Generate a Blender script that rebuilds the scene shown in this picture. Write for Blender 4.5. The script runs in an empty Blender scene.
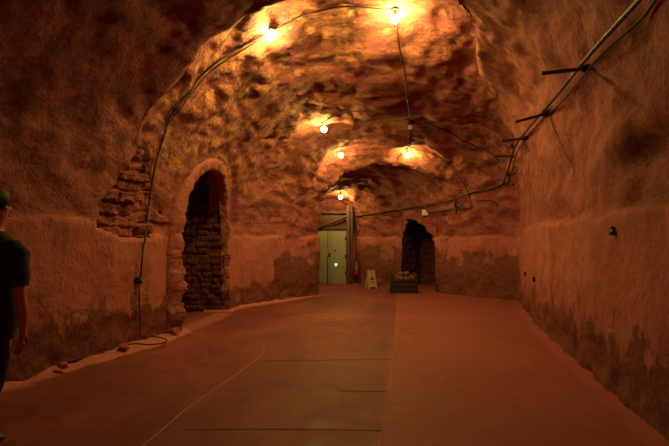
import bpy, bmesh, math, random
from mathutils import Vector, noise, Matrix
from mathutils.bvhtree import BVHTree
random.seed(7)
K = 0.9                       # survey units -> metres
EYE = 1.6                     # eye height in survey units
F = 500.0; CX = 334.5; HY = 240.0
SC = bpy.context.scene
COL = SC.collection
V = Vector

def lerp(a, b, t): return a + (b - a) * t
def clamp(x, a=0.0, b=1.0): return max(a, min(b, x))
def sstep(a, b, x):
    t = clamp((x - a) / (b - a)); return t * t * (3 - 2 * t)
def interp(tab, x):
    if x <= tab[0][0]: return tab[0][1]
    for i in range(len(tab) - 1):
        if x <= tab[i + 1][0]:
            a, b = tab[i], tab[i + 1]
            return lerp(a[1], b[1], (x - a[0]) / (b[0] - a[0]))
    return tab[-1][1]

# ------------------------------------------------------------------ materials
def newmat(name):
    m = bpy.data.materials.new(name); m.use_nodes = True
    nt = m.node_tree; nt.nodes.clear()
    out = nt.nodes.new('ShaderNodeOutputMaterial'); b = nt.nodes.new('ShaderNodeBsdfPrincipled')
    nt.links.new(b.outputs[0], out.inputs[0])
    return m, nt, b, out
def N(nt, t, **kw):
    n = nt.nodes.new(t)
    for k, v in kw.items():
        if k.startswith('i_'):
            key = k[2:]; key = int(key) if key.isdigit() else key.replace('_', ' ')
            n.inputs[key].default_value = v
        else: setattr(n, k, v)
    return n
def noise_tex(nt, vec, scale, detail=6, rough=.55, dist=0.0):
    n = N(nt, 'ShaderNodeTexNoise'); n.inputs['Scale'].default_value = scale
    n.inputs['Detail'].default_value = detail; n.inputs['Roughness'].default_value = rough
    n.inputs['Distortion'].default_value = dist
    nt.links.new(vec, n.inputs['Vector']); return n.outputs['Fac']
def ramp(nt, fac, stops):
    r = N(nt, 'ShaderNodeValToRGB'); e = r.color_ramp.elements
    while len(e) < len(stops): e.new(.5)
    for i, (p, c) in enumerate(stops):
        e[i].position = p; e[i].color = (c, c, c, 1) if isinstance(c, (int, float)) else (*c, 1)
    nt.links.new(fac, r.inputs[0]); return r.outputs[0]
def mix(nt, fac, a, b, mode='MIX'):
    m = N(nt, 'ShaderNodeMix', data_type='RGBA', blend_type=mode)
    for sock, v in ((m.inputs[0], fac), (m.inputs[6], a), (m.inputs[7], b)):
        if isinstance(v, (int, float)): sock.default_value = v
        elif isinstance(v, tuple): sock.default_value = (*v, 1)
        else: nt.links.new(v, sock)
    return m.outputs[2]
def math_n(nt, op, a, b=0.0, cl=False):
    m = N(nt, 'ShaderNodeMath', operation=op); m.use_clamp = cl
    for i, v in enumerate((a, b)):
        if isinstance(v, (int, float)): m.inputs[i].default_value = v
        else: nt.links.new(v, m.inputs[i])
    return m.outputs[0]
def bump(nt, b, h, strength, dist=.05):
    n = N(nt, 'ShaderNodeBump'); n.inputs['Strength'].default_value = strength; n.inputs['Distance'].default_value = dist
    nt.links.new(h, n.inputs['Height']); nt.links.new(n.outputs[0], b.inputs['Normal']); return n
def coords(nt, scale=(1, 1, 1), rot=(0, 0, 0)):
    g = N(nt, 'ShaderNodeTexCoord'); mp = N(nt, 'ShaderNodeMapping')
    mp.inputs['Scale'].default_value = scale; mp.inputs['Rotation'].default_value = rot
    nt.links.new(g.outputs['Object'], mp.inputs[0]); return mp.outputs[0]

def simple(name, col, rough=.6, metal=0.0, var=.25, scale=18, bmp=.2):
    m, nt, b, out = newmat(name)
    c = coords(nt); n = noise_tex(nt, c, scale, 5)
    dark = tuple(x * (1 - var) for x in col)
    cc = mix(nt, n, dark, tuple(min(1, x * (1 + var * .6)) for x in col))
    nt.links.new(cc, b.inputs['Base Color'])
    b.inputs['Roughness'].default_value = rough; b.inputs['Metallic'].default_value = metal
    if bmp: bump(nt, b, n, bmp, .01)
    return m

def rock_material(name, lower=True):
    m, nt, b, out = newmat(name)
    c = coords(nt); cs = coords(nt, (.55, 1.25, 1.9), (0.2, 0.35, 0.3))
    att = N(nt, 'ShaderNodeAttribute', attribute_name='mask'); sep = N(nt, 'ShaderNodeSeparateColor')
    nt.links.new(att.outputs['Color'], sep.inputs[0])
    plaster, damp_shade, flake = sep.outputs[0], sep.outputs[1], sep.outputs[2]
    big = noise_tex(nt, c, .9, 5, .6, .1)
    med = noise_tex(nt, cs, 2.6, 10, .6, .1)
    fine = noise_tex(nt, c, 16, 8, .7)
    streak = noise_tex(nt, coords(nt, (1.6, 1.6, .7)), 2.0, 9, .62, .1)
    base = ramp(nt, med, [(.30, (.10, .026, .038)), (.45, (.21, .056, .066)), (.56, (.31, .089, .088)), (.72, (.41, .140, .12))])
    base = mix(nt, ramp(nt, big, [(.38, 0.0), (.66, .5)]), base, (.29, .063, .075), 'MIX')
    # dark scars where the crust has gone, pale crust where it stays
    scar = noise_tex(nt, cs, 1.5, 11, .66, .25)
    scarm = math_n(nt, 'MULTIPLY', ramp(nt, scar, [(.52, 0.0), (.58, 1.0)]), math_n(nt, 'ADD', math_n(nt, 'MULTIPLY', flake, .85), .15))
    base = mix(nt, math_n(nt, 'MULTIPLY', scarm, .8), base, (.11, .034, .032))
    spk = noise_tex(nt, coords(nt, (.7, 1.1, 1.7), (.3, .3, .4)), 8.5, 9, .72)
    base = mix(nt, ramp(nt, spk, [(.38, .7), (.50, 0.0)]), base, (.10, .03, .028))
    fl = noise_tex(nt, coords(nt, (.7, 1.6, 1.5), (.4, .3, .3)), 3.0, 12, .74, .1)
    flm = math_n(nt, 'MULTIPLY', ramp(nt, fl, [(.47, 0.0), (.58, 1.0)]), flake)
    base = mix(nt, math_n(nt, 'MULTIPLY', flm, .85), base, (.54, .225, .12))
    # plaster of the lower wall
    pl = ramp(nt, streak, [(.3, (.32, .094, .105)), (.5, (.43, .136, .14)), (.7, (.51, .178, .165))])
    pl = mix(nt, ramp(nt, fine, [(.35, .35), (.6, 0.0)]), pl, (.25, .068, .075))
    pk = noise_tex(nt, coords(nt, (2, 2, .8)), 6, 8, .7)
    pl = mix(nt, ramp(nt, pk, [(.33, .6), (.44, 0.0)]), pl, (.20, .055, .065))
    col = mix(nt, plaster, base, pl)
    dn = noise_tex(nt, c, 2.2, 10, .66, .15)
    dm = math_n(nt, 'ADD', damp_shade, math_n(nt, 'MULTIPLY', math_n(nt, 'SUBTRACT', dn, .5), 2.6))
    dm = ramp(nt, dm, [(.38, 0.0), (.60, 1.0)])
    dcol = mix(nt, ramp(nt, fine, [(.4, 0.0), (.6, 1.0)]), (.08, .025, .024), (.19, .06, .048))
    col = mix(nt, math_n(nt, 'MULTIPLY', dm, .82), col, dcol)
    nt.links.new(col, b.inputs['Base Color'])
    b.inputs['Roughness'].default_value = .85; b.inputs['Specular IOR Level'].default_value = .25
    h = math_n(nt, 'ADD', math_n(nt, 'MULTIPLY', med, 1.0), math_n(nt, 'MULTIPLY', fine, .45))
    h = math_n(nt, 'ADD', h, math_n(nt, 'MULTIPLY', scarm, -.16))
    h = math_n(nt, 'ADD', h, math_n(nt, 'MULTIPLY', flm, .25))
    hp = math_n(nt, 'ADD', math_n(nt, 'MULTIPLY', streak, .35), math_n(nt, 'MULTIPLY', fine, .25))
    hm = N(nt, 'ShaderNodeMix', data_type='FLOAT'); nt.links.new(plaster, hm.inputs[0]); nt.links.new(h, hm.inputs[2]); nt.links.new(hp, hm.inputs[3])
    hh = math_n(nt, 'SUBTRACT', hm.outputs[0], math_n(nt, 'MULTIPLY', dm, .12))
    bump(nt, b, hh, 1.0, .075)
    return m

def floor_material():
    m, nt, b, out = newmat('worn concrete')
    c = coords(nt)
    att = N(nt, 'ShaderNodeAttribute', attribute_name='mask'); sep = N(nt, 'ShaderNodeSeparateColor')
    nt.links.new(att.outputs['Color'], sep.inputs[0])
    n1 = noise_tex(nt, coords(nt, (1, .6, 1)), .8, 6, .6, .5); n2 = noise_tex(nt, c, 5, 8, .65); n3 = noise_tex(nt, c, 40, 4, .6)
    col = ramp(nt, n1, [(.32, (.14, .034, .043)), (.68, (.31, .080, .088))])
    col = mix(nt, ramp(nt, n2, [(.4, .45), (.62, 0.0)]), col, (.11, .036, .03))
    dm = math_n(nt, 'ADD', sep.outputs[0], math_n(nt, 'MULTIPLY', math_n(nt, 'SUBTRACT', n2, .5), .9))
    col = mix(nt, ramp(nt, dm, [(.42, 0.0), (.62, .85)]), col, (.38, .112, .115))
    col = mix(nt, sep.outputs[1], col, (.33, .092, .098))
    nt.links.new(col, b.inputs['Base Color'])
    r = ramp(nt, n2, [(.35, .5), (.65, .72)]); nt.links.new(r, b.inputs['Roughness'])
    b.inputs['Specular IOR Level'].default_value = .16
    bump(nt, b, math_n(nt, 'ADD', n2, math_n(nt, 'MULTIPLY', n3, .3)), .35, .012)
    return m

def brick_material():
    m, nt, b, out = newmat('rough laid stone')
    c = coords(nt)
    n1 = noise_tex(nt, coords(nt, (1.6, 1.6, 4)), 2.2, 8, .65, .3); n2 = noise_tex(nt, c, 12, 7, .65)
    col = ramp(nt, n1, [(.3, (.05, .014, .017)), (.5, (.12, .034, .036)), (.7, (.20, .062, .06))])
    col = mix(nt, ramp(nt, n2, [(.4, .5), (.6, 0.0)]), col, (.07, .025, .018))
    nt.links.new(col, b.inputs['Base Color']); b.inputs['Roughness'].default_value = .9
    b.inputs['Specular IOR Level'].default_value = .2
    bump(nt, b, math_n(nt, 'ADD', n1, math_n(nt, 'MULTIPLY', n2, .5)), .8, .04)
    return m

M_ROCK = rock_material('ochre sandstone')
M_FLOOR = floor_material()
M_STONE = brick_material()
M_PIER = simple('rubble plaster', (.36, .112, .12), .9, 0, .45, 9, .9)
M_SAND = simple('pale sandy dirt', (.46, .150, .15), .95, 0, .35, 14, .7)
M_BLACK = simple('black rubber', (.020, .010, .009), .55)
M_STEEL = simple('dark painted steel', (.040, .020, .018), .5, .2)
M_WIRE = simple('dull cable sheath', (.032, .014, .012), .6)
M_WHITE = simple('off white plastic', (.62, .58, .5), .45)
M_DOOR = simple('pale green painted steel', (.29, .30, .23), .5, 0, .12, 6, .05)
M_TIMBER = simple('dark brown timber', (.12, .048, .045), .7, 0, .4, 9, .4)
M_RED = simple('red enamel', (.35, .012, .012), .35)
M_YELLOW = simple('pale yellow plastic', (.50, .32, .20), .45, 0, .1)
M_CRATE = simple('weathered dark wood', (.035, .012, .013), .8, 0, .5, 14, .6)
M_PEBBLE = simple('broken sandstone', (.19, .065, .065), .9, 0, .4, 12, .7)
M_GREY = simple('dull galvanised metal', (.30, .27, .24), .4, .5)
M_SEAM = simple('pale joint filler', (.40, .14, .13), .85)
M_SEAMD = simple('dark joint filler', (.19, .049, .055), .85)

def emis(name, col, s):
    m, nt, b, out = newmat(name); b.inputs['Base Color'].default_value = (.9, .8, .6, 1)
    b.inputs['Emission Color'].default_value = (*col, 1); b.inputs['Emission Strength'].default_value = s
    return m
LAMPCOL = (1.0, .71, .155)
M_BULB = emis('glowing bulb glass', LAMPCOL, 1420.0)
M_BULBM = emis('glowing bulb glass weaker', LAMPCOL, 700.0)
M_BULBF = emis('glowing bulb glass far', LAMPCOL, 420.0)
M_BULB_FILL = emis('fill bulb glass', LAMPCOL, 260.0)
M_GREEN = emis('green glow', (.10, .9, .5), .9)

# ------------------------------------------------------------------ object helpers
def mk(name, verts, faces, m, parent=None, smooth=True, attr=None, kind=None, autos=None):
    me = bpy.data.meshes.new(name)
    me.from_pydata([tuple(c * K for c in v) for v in verts], [], faces)
    me.materials.append(m)
    if attr:
        a = me.color_attributes.new('mask', 'FLOAT_COLOR', 'POINT')
        flat = []
        for c in attr: flat += [c[0], c[1], c[2], 1.0]
        a.data.foreach_set('color', flat)
    bm = bmesh.new(); bm.from_mesh(me)
    if not attr: bmesh.ops.recalc_face_normals(bm, faces=bm.faces)
    for f in bm.faces: f.smooth = smooth
    if autos is not None:
        for e in bm.edges:
            if len(e.link_faces) == 2 and e.calc_face_angle(0) > math.radians(autos): e.smooth = False
    bm.to_mesh(me); bm.free()
    o = bpy.data.objects.new(name, me); COL.objects.link(o)
    if parent:
        o.parent = parent
        o.location = (0, 0, 0)
        off = parent['_w'] if '_w' in parent else (0, 0, 0)
        me.transform(Matrix.Translation(V((-off[0], -off[1], -off[2]))))
        o['_w'] = off
    if kind: o['kind'] = kind
    return o
def thing(name, label, cat, loc, group=None):
    o = bpy.data.objects.new(name, None); COL.objects.link(o)
    o.location = V(loc) * K; o['_w'] = tuple(V(loc) * K)
    o['label'] = label; o['category'] = cat; o.empty_display_size = .1
    if group: o['group'] = group
    return o
def tag(o, label, cat, group=None):
    """give a one-mesh thing its words, and put its origin on itself"""
    o['label'] = label; o['category'] = cat
    if group: o['group'] = group
    me = o.data; n = len(me.vertices)
    cs = [v.co for v in me.vertices]
    c = V((sum(v.x for v in cs) / n, sum(v.y for v in cs) / n, min(v.z for v in cs)))
    me.transform(Matrix.Translation(-c)); o.location = c
    o['_w'] = tuple(c)
    return o

class B:
    """collects verts/faces"""
    def __init__(s): s.v = []; s.f = []
    def add(s, vs, fs):
        k = len(s.v); s.v += [V(v) for v in vs]; s.f += [tuple(i + k for i in f) for f in fs]; return s
    def box(s, lo, hi, bev=0.0, M=None):
        bm = bmesh.new(); bmesh.ops.create_cube(bm, size=1)
        lo, hi = V(lo), V(hi); c = (lo + hi) / 2; d = hi - lo
        for v in bm.verts: v.co = V((v.co.x * d.x, v.co.y * d.y, v.co.z * d.z))
        if bev: bmesh.ops.bevel(bm, geom=bm.edges[:], offset=bev, segments=2, affect='EDGES', profile=.5)
        for v in bm.verts:
            v.co = v.co + c
            if M: v.co = M @ v.co
        bm.verts.index_update()
        s.add([v.co.copy() for v in bm.verts], [[v.index for v in f.verts] for f in bm.faces]); bm.free(); return s
    def tube(s, pts, r, n=8, caps=True):
        pts = [V(p) for p in pts]; rings = []
        rr = r if isinstance(r, (list, tuple)) else [r] * len(pts)
        up = V((0, 0, 1)); prev = None
        for i, p in enumerate(pts):
            t = (pts[min(i + 1, len(pts) - 1)] - pts[max(i - 1, 0)])
            if t.length < 1e-9: t = V((0, 0, 1))
            t.normalize()
            if prev is None:
                a = t.cross(up)
                if a.length < .1: a = t.cross(V((1, 0, 0)))
            else: a = prev - t * prev.dot(t)
            a.normalize(); prev = a; b = t.cross(a)
            rings.append([p + (a * math.cos(2 * math.pi * j / n) + b * math.sin(2 * math.pi * j / n)) * rr[i] for j in range(n)])
        vs = [q for R in rings for q in R]; fs = []
        for i in range(len(pts) - 1):
            for j in range(n):
                fs.append((i * n + j, i * n + (j + 1) % n, (i + 1) * n + (j + 1) % n, (i + 1) * n + j))
        if caps: fs.append(tuple(range(n))[::-1]); fs.append(tuple((len(pts) - 1) * n + j for j in range(n)))
        return s.add(vs, fs)
    def lathe(s, prof, c, n=20):
        """prof: (r, z) list, around vertical axis through c"""
        return s.tube([(c[0], c[1], c[2] + z) for r, z in prof], [max(r, .0005) for r, z in prof], n) if True else s
    def build(s, name, m, parent=None, smooth=True, autos=35, **kw):
        return mk(name, s.v, s.f, m, parent, smooth, autos=autos, **kw)

def smooth_path(pts, sub=6):
    pts = [V(p) for p in pts]; out = []
    for i in range(len(pts) - 1):
        p0, p1, p2, p3 = pts[max(i - 1, 0)], pts[i], pts[i + 1], pts[min(i + 2, len(pts) - 1)]
        for k in range(sub):
            t = k / sub
            out.append(.5 * ((2 * p1) + (p2 - p0) * t + (2 * p0 - 5 * p1 + 4 * p2 - p3) * t * t + (3 * p1 - p0 - 3 * p2 + p3) * t ** 3))
    out.append(pts[-1]); return out

# ------------------------------------------------------------------ tunnel shell
XL = [(-4.5, -5.7), (0, -5.05), (5.6, -3.53), (8.2, -2.84), (8.7, -2.66), (11.3, -2.40), (11.9, -2.25), (12.6, -1.72), (14.3, -.58), (14.5, -.46), (14.62, -.55), (14.8, -1.0), (15.2, -1.15), (18.4, -1.15)]
XR = [(-4.5, .9), (0, 1.61), (4.1, 2.66), (5.54, 2.97), (8.7, 3.62), (11.8, 4.45), (12.9, 4.80), (13.25, 4.86), (13.5, 4.62), (13.8, 4.15), (14.4, 3.62), (15.3, 3.05), (16.7, 2.22), (17.8, .95), (18.4, .78)]
CROWN_A = [(-4.5, 4.8), (3, 4.9), (8, 5.0), (12, 4.7), (13.5, 4.4)]
CROWN_B = [(6, 5.75), (8.2, 5.6), (9.2, 5.3), (10.2, 4.85), (11.3, 4.42), (11.55, 4.38), (11.8, 4.72), (12.5, 4.55), (13.35, 4.15), (13.55, 4.15), (13.8, 4.32), (14.25, 3.85), (14.5, 3.72), (14.8, 3.95), (15.6, 3.8), (16.8, 3.38), (17.1, 3.3), (18.4, 3.1)]
PEAK = [(5, .5), (12, .5), (14.3, .36), (14.8, .5), (18.4, .5)]
ZS = 2.0
# where the low front vault ends and the higher one begins, along the arch (0 = left spring, 1 = right spring)
EDGE = [(0, 7.45), (.2, 7.4), (.35, 7.05), (.5, 6.8), (.61, 6.6), (.66, 7.6), (.70, 8.9), (.78, 10.5), (.86, 11.8), (.93, 12.5), (1, 12.9)]

def arch_pt(xl, xr, f, crown, nl, nr, s, zs):
    ph = math.pi * (1 - s); c, q = math.cos(ph), math.sin(ph)
    xp = lerp(xl, xr, f); b = crown - zs
    if c < 0: x = xp - (xp - xl) * abs(c) ** (2 / nl); z = zs + b * q ** (2 / nl)
    else: x = xp + (xr - xp) * abs(c) ** (2 / nr); z = zs + b * q ** (2 / nr)
    return x, z
def shape(u, Y):
    """u in 0..1: left floor line -> crown -> right floor line"""
    xl, xr = interp(XL, Y), interp(XR, Y)
    zs = lerp(ZS, 1.85, sstep(13, 15, Y))
    if u < .16: return V((xl, Y, lerp(-.12, zs, u / .16))), 0
    if u > .84: return V((xr, Y, lerp(zs, -.12, (u - .84) / .16))), 0
    s = (u - .16) / .68
    e = interp(EDGE, s) + .18 * (noise.noise(V((s * 9, 3.1, 0))))
    w = sstep(e - .02, e + .10 + .25 * (1 if s > .6 else 0), Y)
    xa, za = arch_pt(xl, xr, .5, interp(CROWN_A, Y), 2.0, 2.8, s, zs)
    nrb = lerp(3.6, 2.1, sstep(10.5, 13.8, Y))
    xb, zb = arch_pt(xl, xr, interp(PEAK, Y), interp(CROWN_B, Y), 2.15, nrb, s, zs)
    return V((lerp(xa, xb, w), Y, lerp(za, zb, w))), w
def left_x(Y, z):
    """x of the left wall surface at height z (rear vault)"""
    xl, xr = interp(XL, Y), interp(XR, Y)
    if z <= ZS: return xl
    xp = lerp(xl, xr, interp(PEAK, Y)); b = interp(CROWN_B, Y) - ZS
    k = clamp((z - ZS) / b); return xp - (xp - xl) * (1 - k ** 2.15) ** (1 / 2.15)

DOOR_Y0, DOOR_Y1, DOOR_SPR, DOOR_TOP = 8.74, 11.15, 1.65, 2.98
def door_top(Y):
    c = (DOOR_Y0 + DOOR_Y1) / 2; a = (DOOR_Y1 - DOOR_Y0) / 2; d = (Y - c) / a
    if abs(d) >= 1: return -1
    return DOOR_SPR + (DOOR_TOP - DOOR_SPR) * math.sqrt(1 - d * d)
AL_Y0, AL_Y1 = 15.22, 16.62
def alcove_top(Y):
    if Y < AL_Y0 or Y > AL_Y1: return -1
    t = (Y - AL_Y0) / (AL_Y1 - AL_Y0)
    return interp([(0, 1.55), (.12, 1.72), (.3, 2.0), (.6, 2.28), (.8, 2.26), (.9, 2.12), (1, 1.6)], t) + .05 * noise.noise(V((Y * 5, 0, 0)))

PATCH = [(6.75, 1.78), (7.3, 1.62), (8.3, 1.66), (8.45, 1.9), (8.1, 2.2), (7.85, 2.65), (7.55, 3.15), (7.3, 2.75), (7.1, 2.35), (6.8, 2.1)]
def in_poly(x, y, P):
    c = False; j = len(P) - 1
    for i in range(len(P)):
        if (P[i][1] > y) != (P[j][1] > y) and x < (P[j][0] - P[i][0]) * (y - P[i][1]) / (P[j][1] - P[i][1]) + P[i][0]: c = not c
        j = i
    return c
ys = []
y = -4.5
while y < 18.4:
    ys.append(y)
    y += .14 if y < 4 else (.075 if y < 6.5 else (.05 if y < 13.3 else .035 if y < 15 else .05))
ys.append(18.4)
NU = 300
us = [i / NU for i in range(NU + 1)]
# equalise spacing: finer on the arch
base = [[shape(u, yy) for u in us] for yy in ys]
def fbm(p, o=4): return noise.fractal(p, .9, 2.1, o, noise_basis='PERLIN_ORIGINAL')
grid = []; attr = []
for j, yy in enumerate(ys):
    row = []; arow = []
    for i, u in enumerate(us):
        p, w = base[j][i]
        a = base[j][max(i - 1, 0)][0]; b = base[j][min(i + 1, NU)][0]
        c = base[max(j - 2, 0)][i][0]; d = base[min(j + 2, len(ys) - 1)][i][0]
        n = (b - a).cross(d - c)
        if n.length < 1e-9: n = V((0, 0, 1))
        n.normalize()               # points into the rock or the room
        if n.dot(V(((interp(XL, yy) + interp(XR, yy)) / 2, yy, 1.8)) - p) < 0: n = -n
        led = 1.88 + .06 * fbm(V((p.x * 1.5, yy * 1.5, 4)))
        if yy > 11.5: led = 1.68 + .05 * fbm(V((p.x * 1.5, yy * 1.5, 4)))
        low = 1 - sstep(led - .03, led + .05, p.z)
        ceil_amt = 1 - low
        q = p * 1.0
        amt = ceil_amt * (.13 * fbm(q * .7) + lerp(.030, .055, w) * fbm(V((q.x * 2.2, q.y * 1.5, q.z * 3.0)) + V((5, 0, 0)), 5) - .02)
        # tool scallops, strata ledges
        rid = abs(noise.noise(V((q.x * 1.7 + q.z * .8, q.y * 1.2, q.z * 2.6)) * 1.3)) 
        amt += ceil_amt * (lerp(.03, .07, w) * rid - .01)
        amt += low * (.035 + .03 * fbm(q * 1.1, 3) + .012 * fbm(q * 6, 3))
        # broken foot of the wall
        foot = 1 - sstep(.1, .75 + .25 * fbm(V((q.x, q.y * 1.3, 0))), p.z)
        amt += foot * low * (.05 * fbm(q * 3.2, 4) - .03)
        # stone patch sits in a hollow
        if u < .3 and 6.4 < yy < 8.7 and in_poly(yy, p.z, PATCH): amt = -.07
        # close to the doorway keep the wall quiet
        if u < .3: amt *= 1 - .6 * sstep(7.7, 8.4, yy) * (1 - sstep(11.3, 12.2, yy)) * (1 - sstep(2.9, 3.5, p.z))
        if u < .4 and 1.9 < p.z < 3.8 and 8 < yy < 12:
            er = math.hypot((yy - 10.05) / 1.50, (p.z - DOOR_SPR) / 1.66)
            amt -= .13 * sstep(.97, 1.02, er) * (1 - sstep(1.04, 1.16, er)) * sstep(-.2, .5, (yy - 9.6))
        if u > .7 and 3.5 < yy < 6 and p.z > 2:
            amt -= .16 * math.exp(-((yy - 4.55) / .42) ** 2 - ((p.z - 2.42) / .16) ** 2)
        if yy > 18.2: amt *= .3
        row.append(p + n * amt)
        damp_shade_v = 1 - sstep(.0, 1.0, p.z) 
        if u < .5 and 4 < yy < 9: damp_shade_v = 1 - sstep(.1, 1.15, p.z) 
        if yy > 12.8: damp_shade_v = (1 - sstep(.5, 2.0, p.z)) * .95
        if u > .5 and yy < 12.8: damp_shade_v = (1 - sstep(.0, 1.2, p.z)) * lerp(1.0, .75, sstep(6, 11, yy))
        if u > .7 and 3.5 < yy < 6 and p.z > 2: damp_shade_v = .75 * math.exp(-((yy - 4.55) / .5) ** 2 - ((p.z - 2.42) / .2) ** 2)  # shade of the wall hollow, painted dark through the same mask
        if p.z < -.05: damp_shade_v = 1
        fk = 0
        if u < .5: fk = sstep(7.3, 8.0, yy) * (1 - sstep(11, 12.5, yy)) * sstep(2.2, 3, p.z)
        fk = max(fk, .55 * w * sstep(.16, .3, u) * (1 - sstep(.7, .8, u)))
        if u > .5 and 6.5 < yy < 13 and p.z > 2.4: fk = max(fk, .35 * (1 - w), .95 * (1 - w) * sstep(-2.6, -.6, yy - interp(EDGE, (u - .16) / .68)))
        plv = max(low, (1 - w) * (.42 if u > .5 else .30 * (1 - sstep(1.9, 3.4, p.z))) * (1 - sstep(13, 14, yy)))
        arow.append((plv, clamp(damp_shade_v) , fk))
    grid.append(row); attr.append(arow)

def cut(i, j):
    c = (grid[j][i] + grid[j + 1][i + 1]) / 2
    u = us[i]
    if u < .4 and DOOR_Y0 - .1 < c.y < DOOR_Y1 + .1 and c.z < door_top(c.y) + .1 and door_top(c.y) > 0: return True
    if u < .4 and (abs(c.y - DOOR_Y0) < .1 or abs(c.y - DOOR_Y1) < .1) and c.z < DOOR_SPR + .1: return True
    if u > .6 and c.z < alcove_top(c.y): return True
    return False
def shell_piece(name, i0, i1):
    idx = {}; vs = []; fs = []; at = []
    def vid(i, j):
        if (i, j) not in idx:
            idx[(i, j)] = len(vs); vs.append(grid[j][i]); at.append(attr[j][i])
        return idx[(i, j)]
    for j in range(len(ys) - 1):
        for i in range(i0, i1):
            if cut(i, j): continue
            fs.append((vid(i, j), vid(i + 1, j), vid(i + 1, j + 1), vid(i, j + 1)))
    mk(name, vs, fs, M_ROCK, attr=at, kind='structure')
    return [V(v) for v in vs], fs
iL, iR = int(NU * .25), int(NU * .75)
allv = []; allf = []
for nm, a, b_ in (('wall_left', 0, iL), ('ceiling', iL, iR), ('wall_right', iR, NU)):
    v_, f_ = shell_piece(nm, a, b_)
    k = len(allv); allv += v_; allf += [tuple(i + k for i in f) for f in f_]
BV = BVHTree.FromPolygons(allv, allf)
EYEP = V((0, 0, EYE))
def ray(px, py):
    return V(((px - CX) / F, 1.0, (HY - py) / F))
def hit(px, py, off=.03):
    """where a sight line meets the rock, a little in front of it"""
    d = ray(px, py).normalized(); p, n, i, t = BV.ray_cast(EYEP, d)
    if p is None: return EYEP + ray(px, py) * 12
    if n.dot(d) > 0: n = -n
    return p + n * off
def wall_off(p, off=.03):
    q, n, i, d = BV.find_nearest(p)
    if n.dot(V((.4, q.y, 1.8)) - q) < 0: n = -n
    return q + n * off

# end walls
def cap(name, Y, yi):
    c = V((sum(p.x for p in grid[yi]) / (NU + 1), Y, 1.5)); vs = []; at = []; fs = []
    R = 14
    for r in range(R + 1):
        for i in range(NU + 1):
            p = lerp(grid[yi][i], c, r / R)
            q = V((p.x, Y, p.z)); q.y += (.0 if r == 0 else 1) * .08 * fbm(q * 1.3)
            vs.append(q); at.append((1 if q.z < 1.8 else 0, 1 - sstep(0, 1, q.z), 0))
    for r in range(R):
        for i in range(NU):
            a = r * (NU + 1) + i; fs.append((a, a + 1, a + NU + 2, a + NU + 1))
        a = r * (NU + 1); fs.append((a, a + NU + 1, a + NU + 1 + NU, a + NU))
    mk(name, vs, fs, M_ROCK, attr=at, kind='structure')
cap('wall_back', 18.4, len(ys) - 1)
cap('wall_front', -4.5, 0)

# floor
def seg_d(p, a, b):
    t = clamp((p - a).dot(b - a) / (b - a).length_squared); return (p - (a + (b - a) * t)).length
vs = []; fs = []; at = []
fx = [-7 + .09 * i for i in range(int(13.5 / .09) + 1)]; fy = [-4.7 + .09 * j for j in range(int(23.6 / .09) + 1)]
for Y in fy:
    xl, xr = interp(XL, Y), interp(XR, Y)
    for X in fx:
        n1 = fbm(V((X * 1.2, Y * 1.2, 0))); z = .012 * fbm(V((X * .6, Y * .6, 3)), 3)
        dl, dr = X - xl, xr - X
        dust = .75 * (1 - sstep(.05, .45 + .15 * n1, min(dl, dr))) * sstep(-.3, -.1, min(dl, dr))
        e1 = math.hypot((X + .1) / 1.35, (Y - 10.4) / .75) + .25 * n1
        e2 = math.hypot((X - 2.4) / 1.5, (Y - 10.3) / .7) + .3 * n1
        e3 = math.hypot((X - .9) / .9, (Y - 12.4) / .5) + .3 * n1
        dust = max(dust, .50 * (1 - sstep(.5, 1.15, e1)), .5 * (1 - sstep(.5, 1.15, e2)), .4 * (1 - sstep(.5, 1.15, e3)))
        right = sstep(-.02, .03, X - (.35 + .14 * (Y - 3.88)))
        vs.append((X, Y, z)); at.append((clamp(dust), .62 * right, 0))
nx = len(fx)
for j in range(len(fy) - 1):
    for i in range(nx - 1):
        a = j * nx + i; fs.append((a, a + 1, a + nx + 1, a + nx))
mk('floor', vs, fs, M_FLOOR, attr=at, kind='structure')
def fz(X, Y): return .012 * fbm(V((X * .6, Y * .6, 3)), 3)
def ground(px, py):
    Y = F * EYE / (py - HY); X = (px - CX) / F * Y; return V((X, Y, fz(X, Y)))
def strip(name, pts, w, m):
    pts = smooth_path([(p[0], p[1], 0) for p in pts], 10); vs = []; fs = []
    for i, p in enumerate(pts):
        t = (pts[min(i + 1, len(pts) - 1)] - pts[max(i - 1, 0)]).normalized(); s = V((-t.y, t.x, 0))
        for k, (o, h) in enumerate(((-1, -.01), (-.6, .004), (.6, .004), (1, -.01))):
            q = p + s * o * w / 2 * (1 + .5 * noise.noise(p * 5)); vs.append((q.x, q.y, fz(q.x, q.y) + h))
    for i in range(len(pts) - 1):
        for k in range(3):
            a = i * 4 + k; fs.append((a, a + 1, a + 5, a + 4))
    return mk(name, vs, fs, m, kind='structure')
G = ground
trim_n = [0]
def trim():
    trim_n[0] += 1; return 'trim_%d' % trim_n[0]
strip(trim(), [G(138, 450), G(160, 432), G(185, 410), G(223, 383), G(254, 361), G(264, 350), G(262, 345), G(255, 342)], .022, M_SEAM)
strip(trim(), [G(398, 296), G(397, 320), G(396, 333), G(390, 379), G(380, 446), G(374, 480)], .024, M_SEAM)
strip(trim(), [G(262, 361), G(330, 360), G(393, 359.5)], .016, M_SEAMD)
strip(trim(), [G(185, 430), G(280, 429.5), G(382, 431)], .014, M_SEAMD)
strip(trim(), [G(340, 391), G(388, 391)], .012, M_SEAMD)

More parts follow.
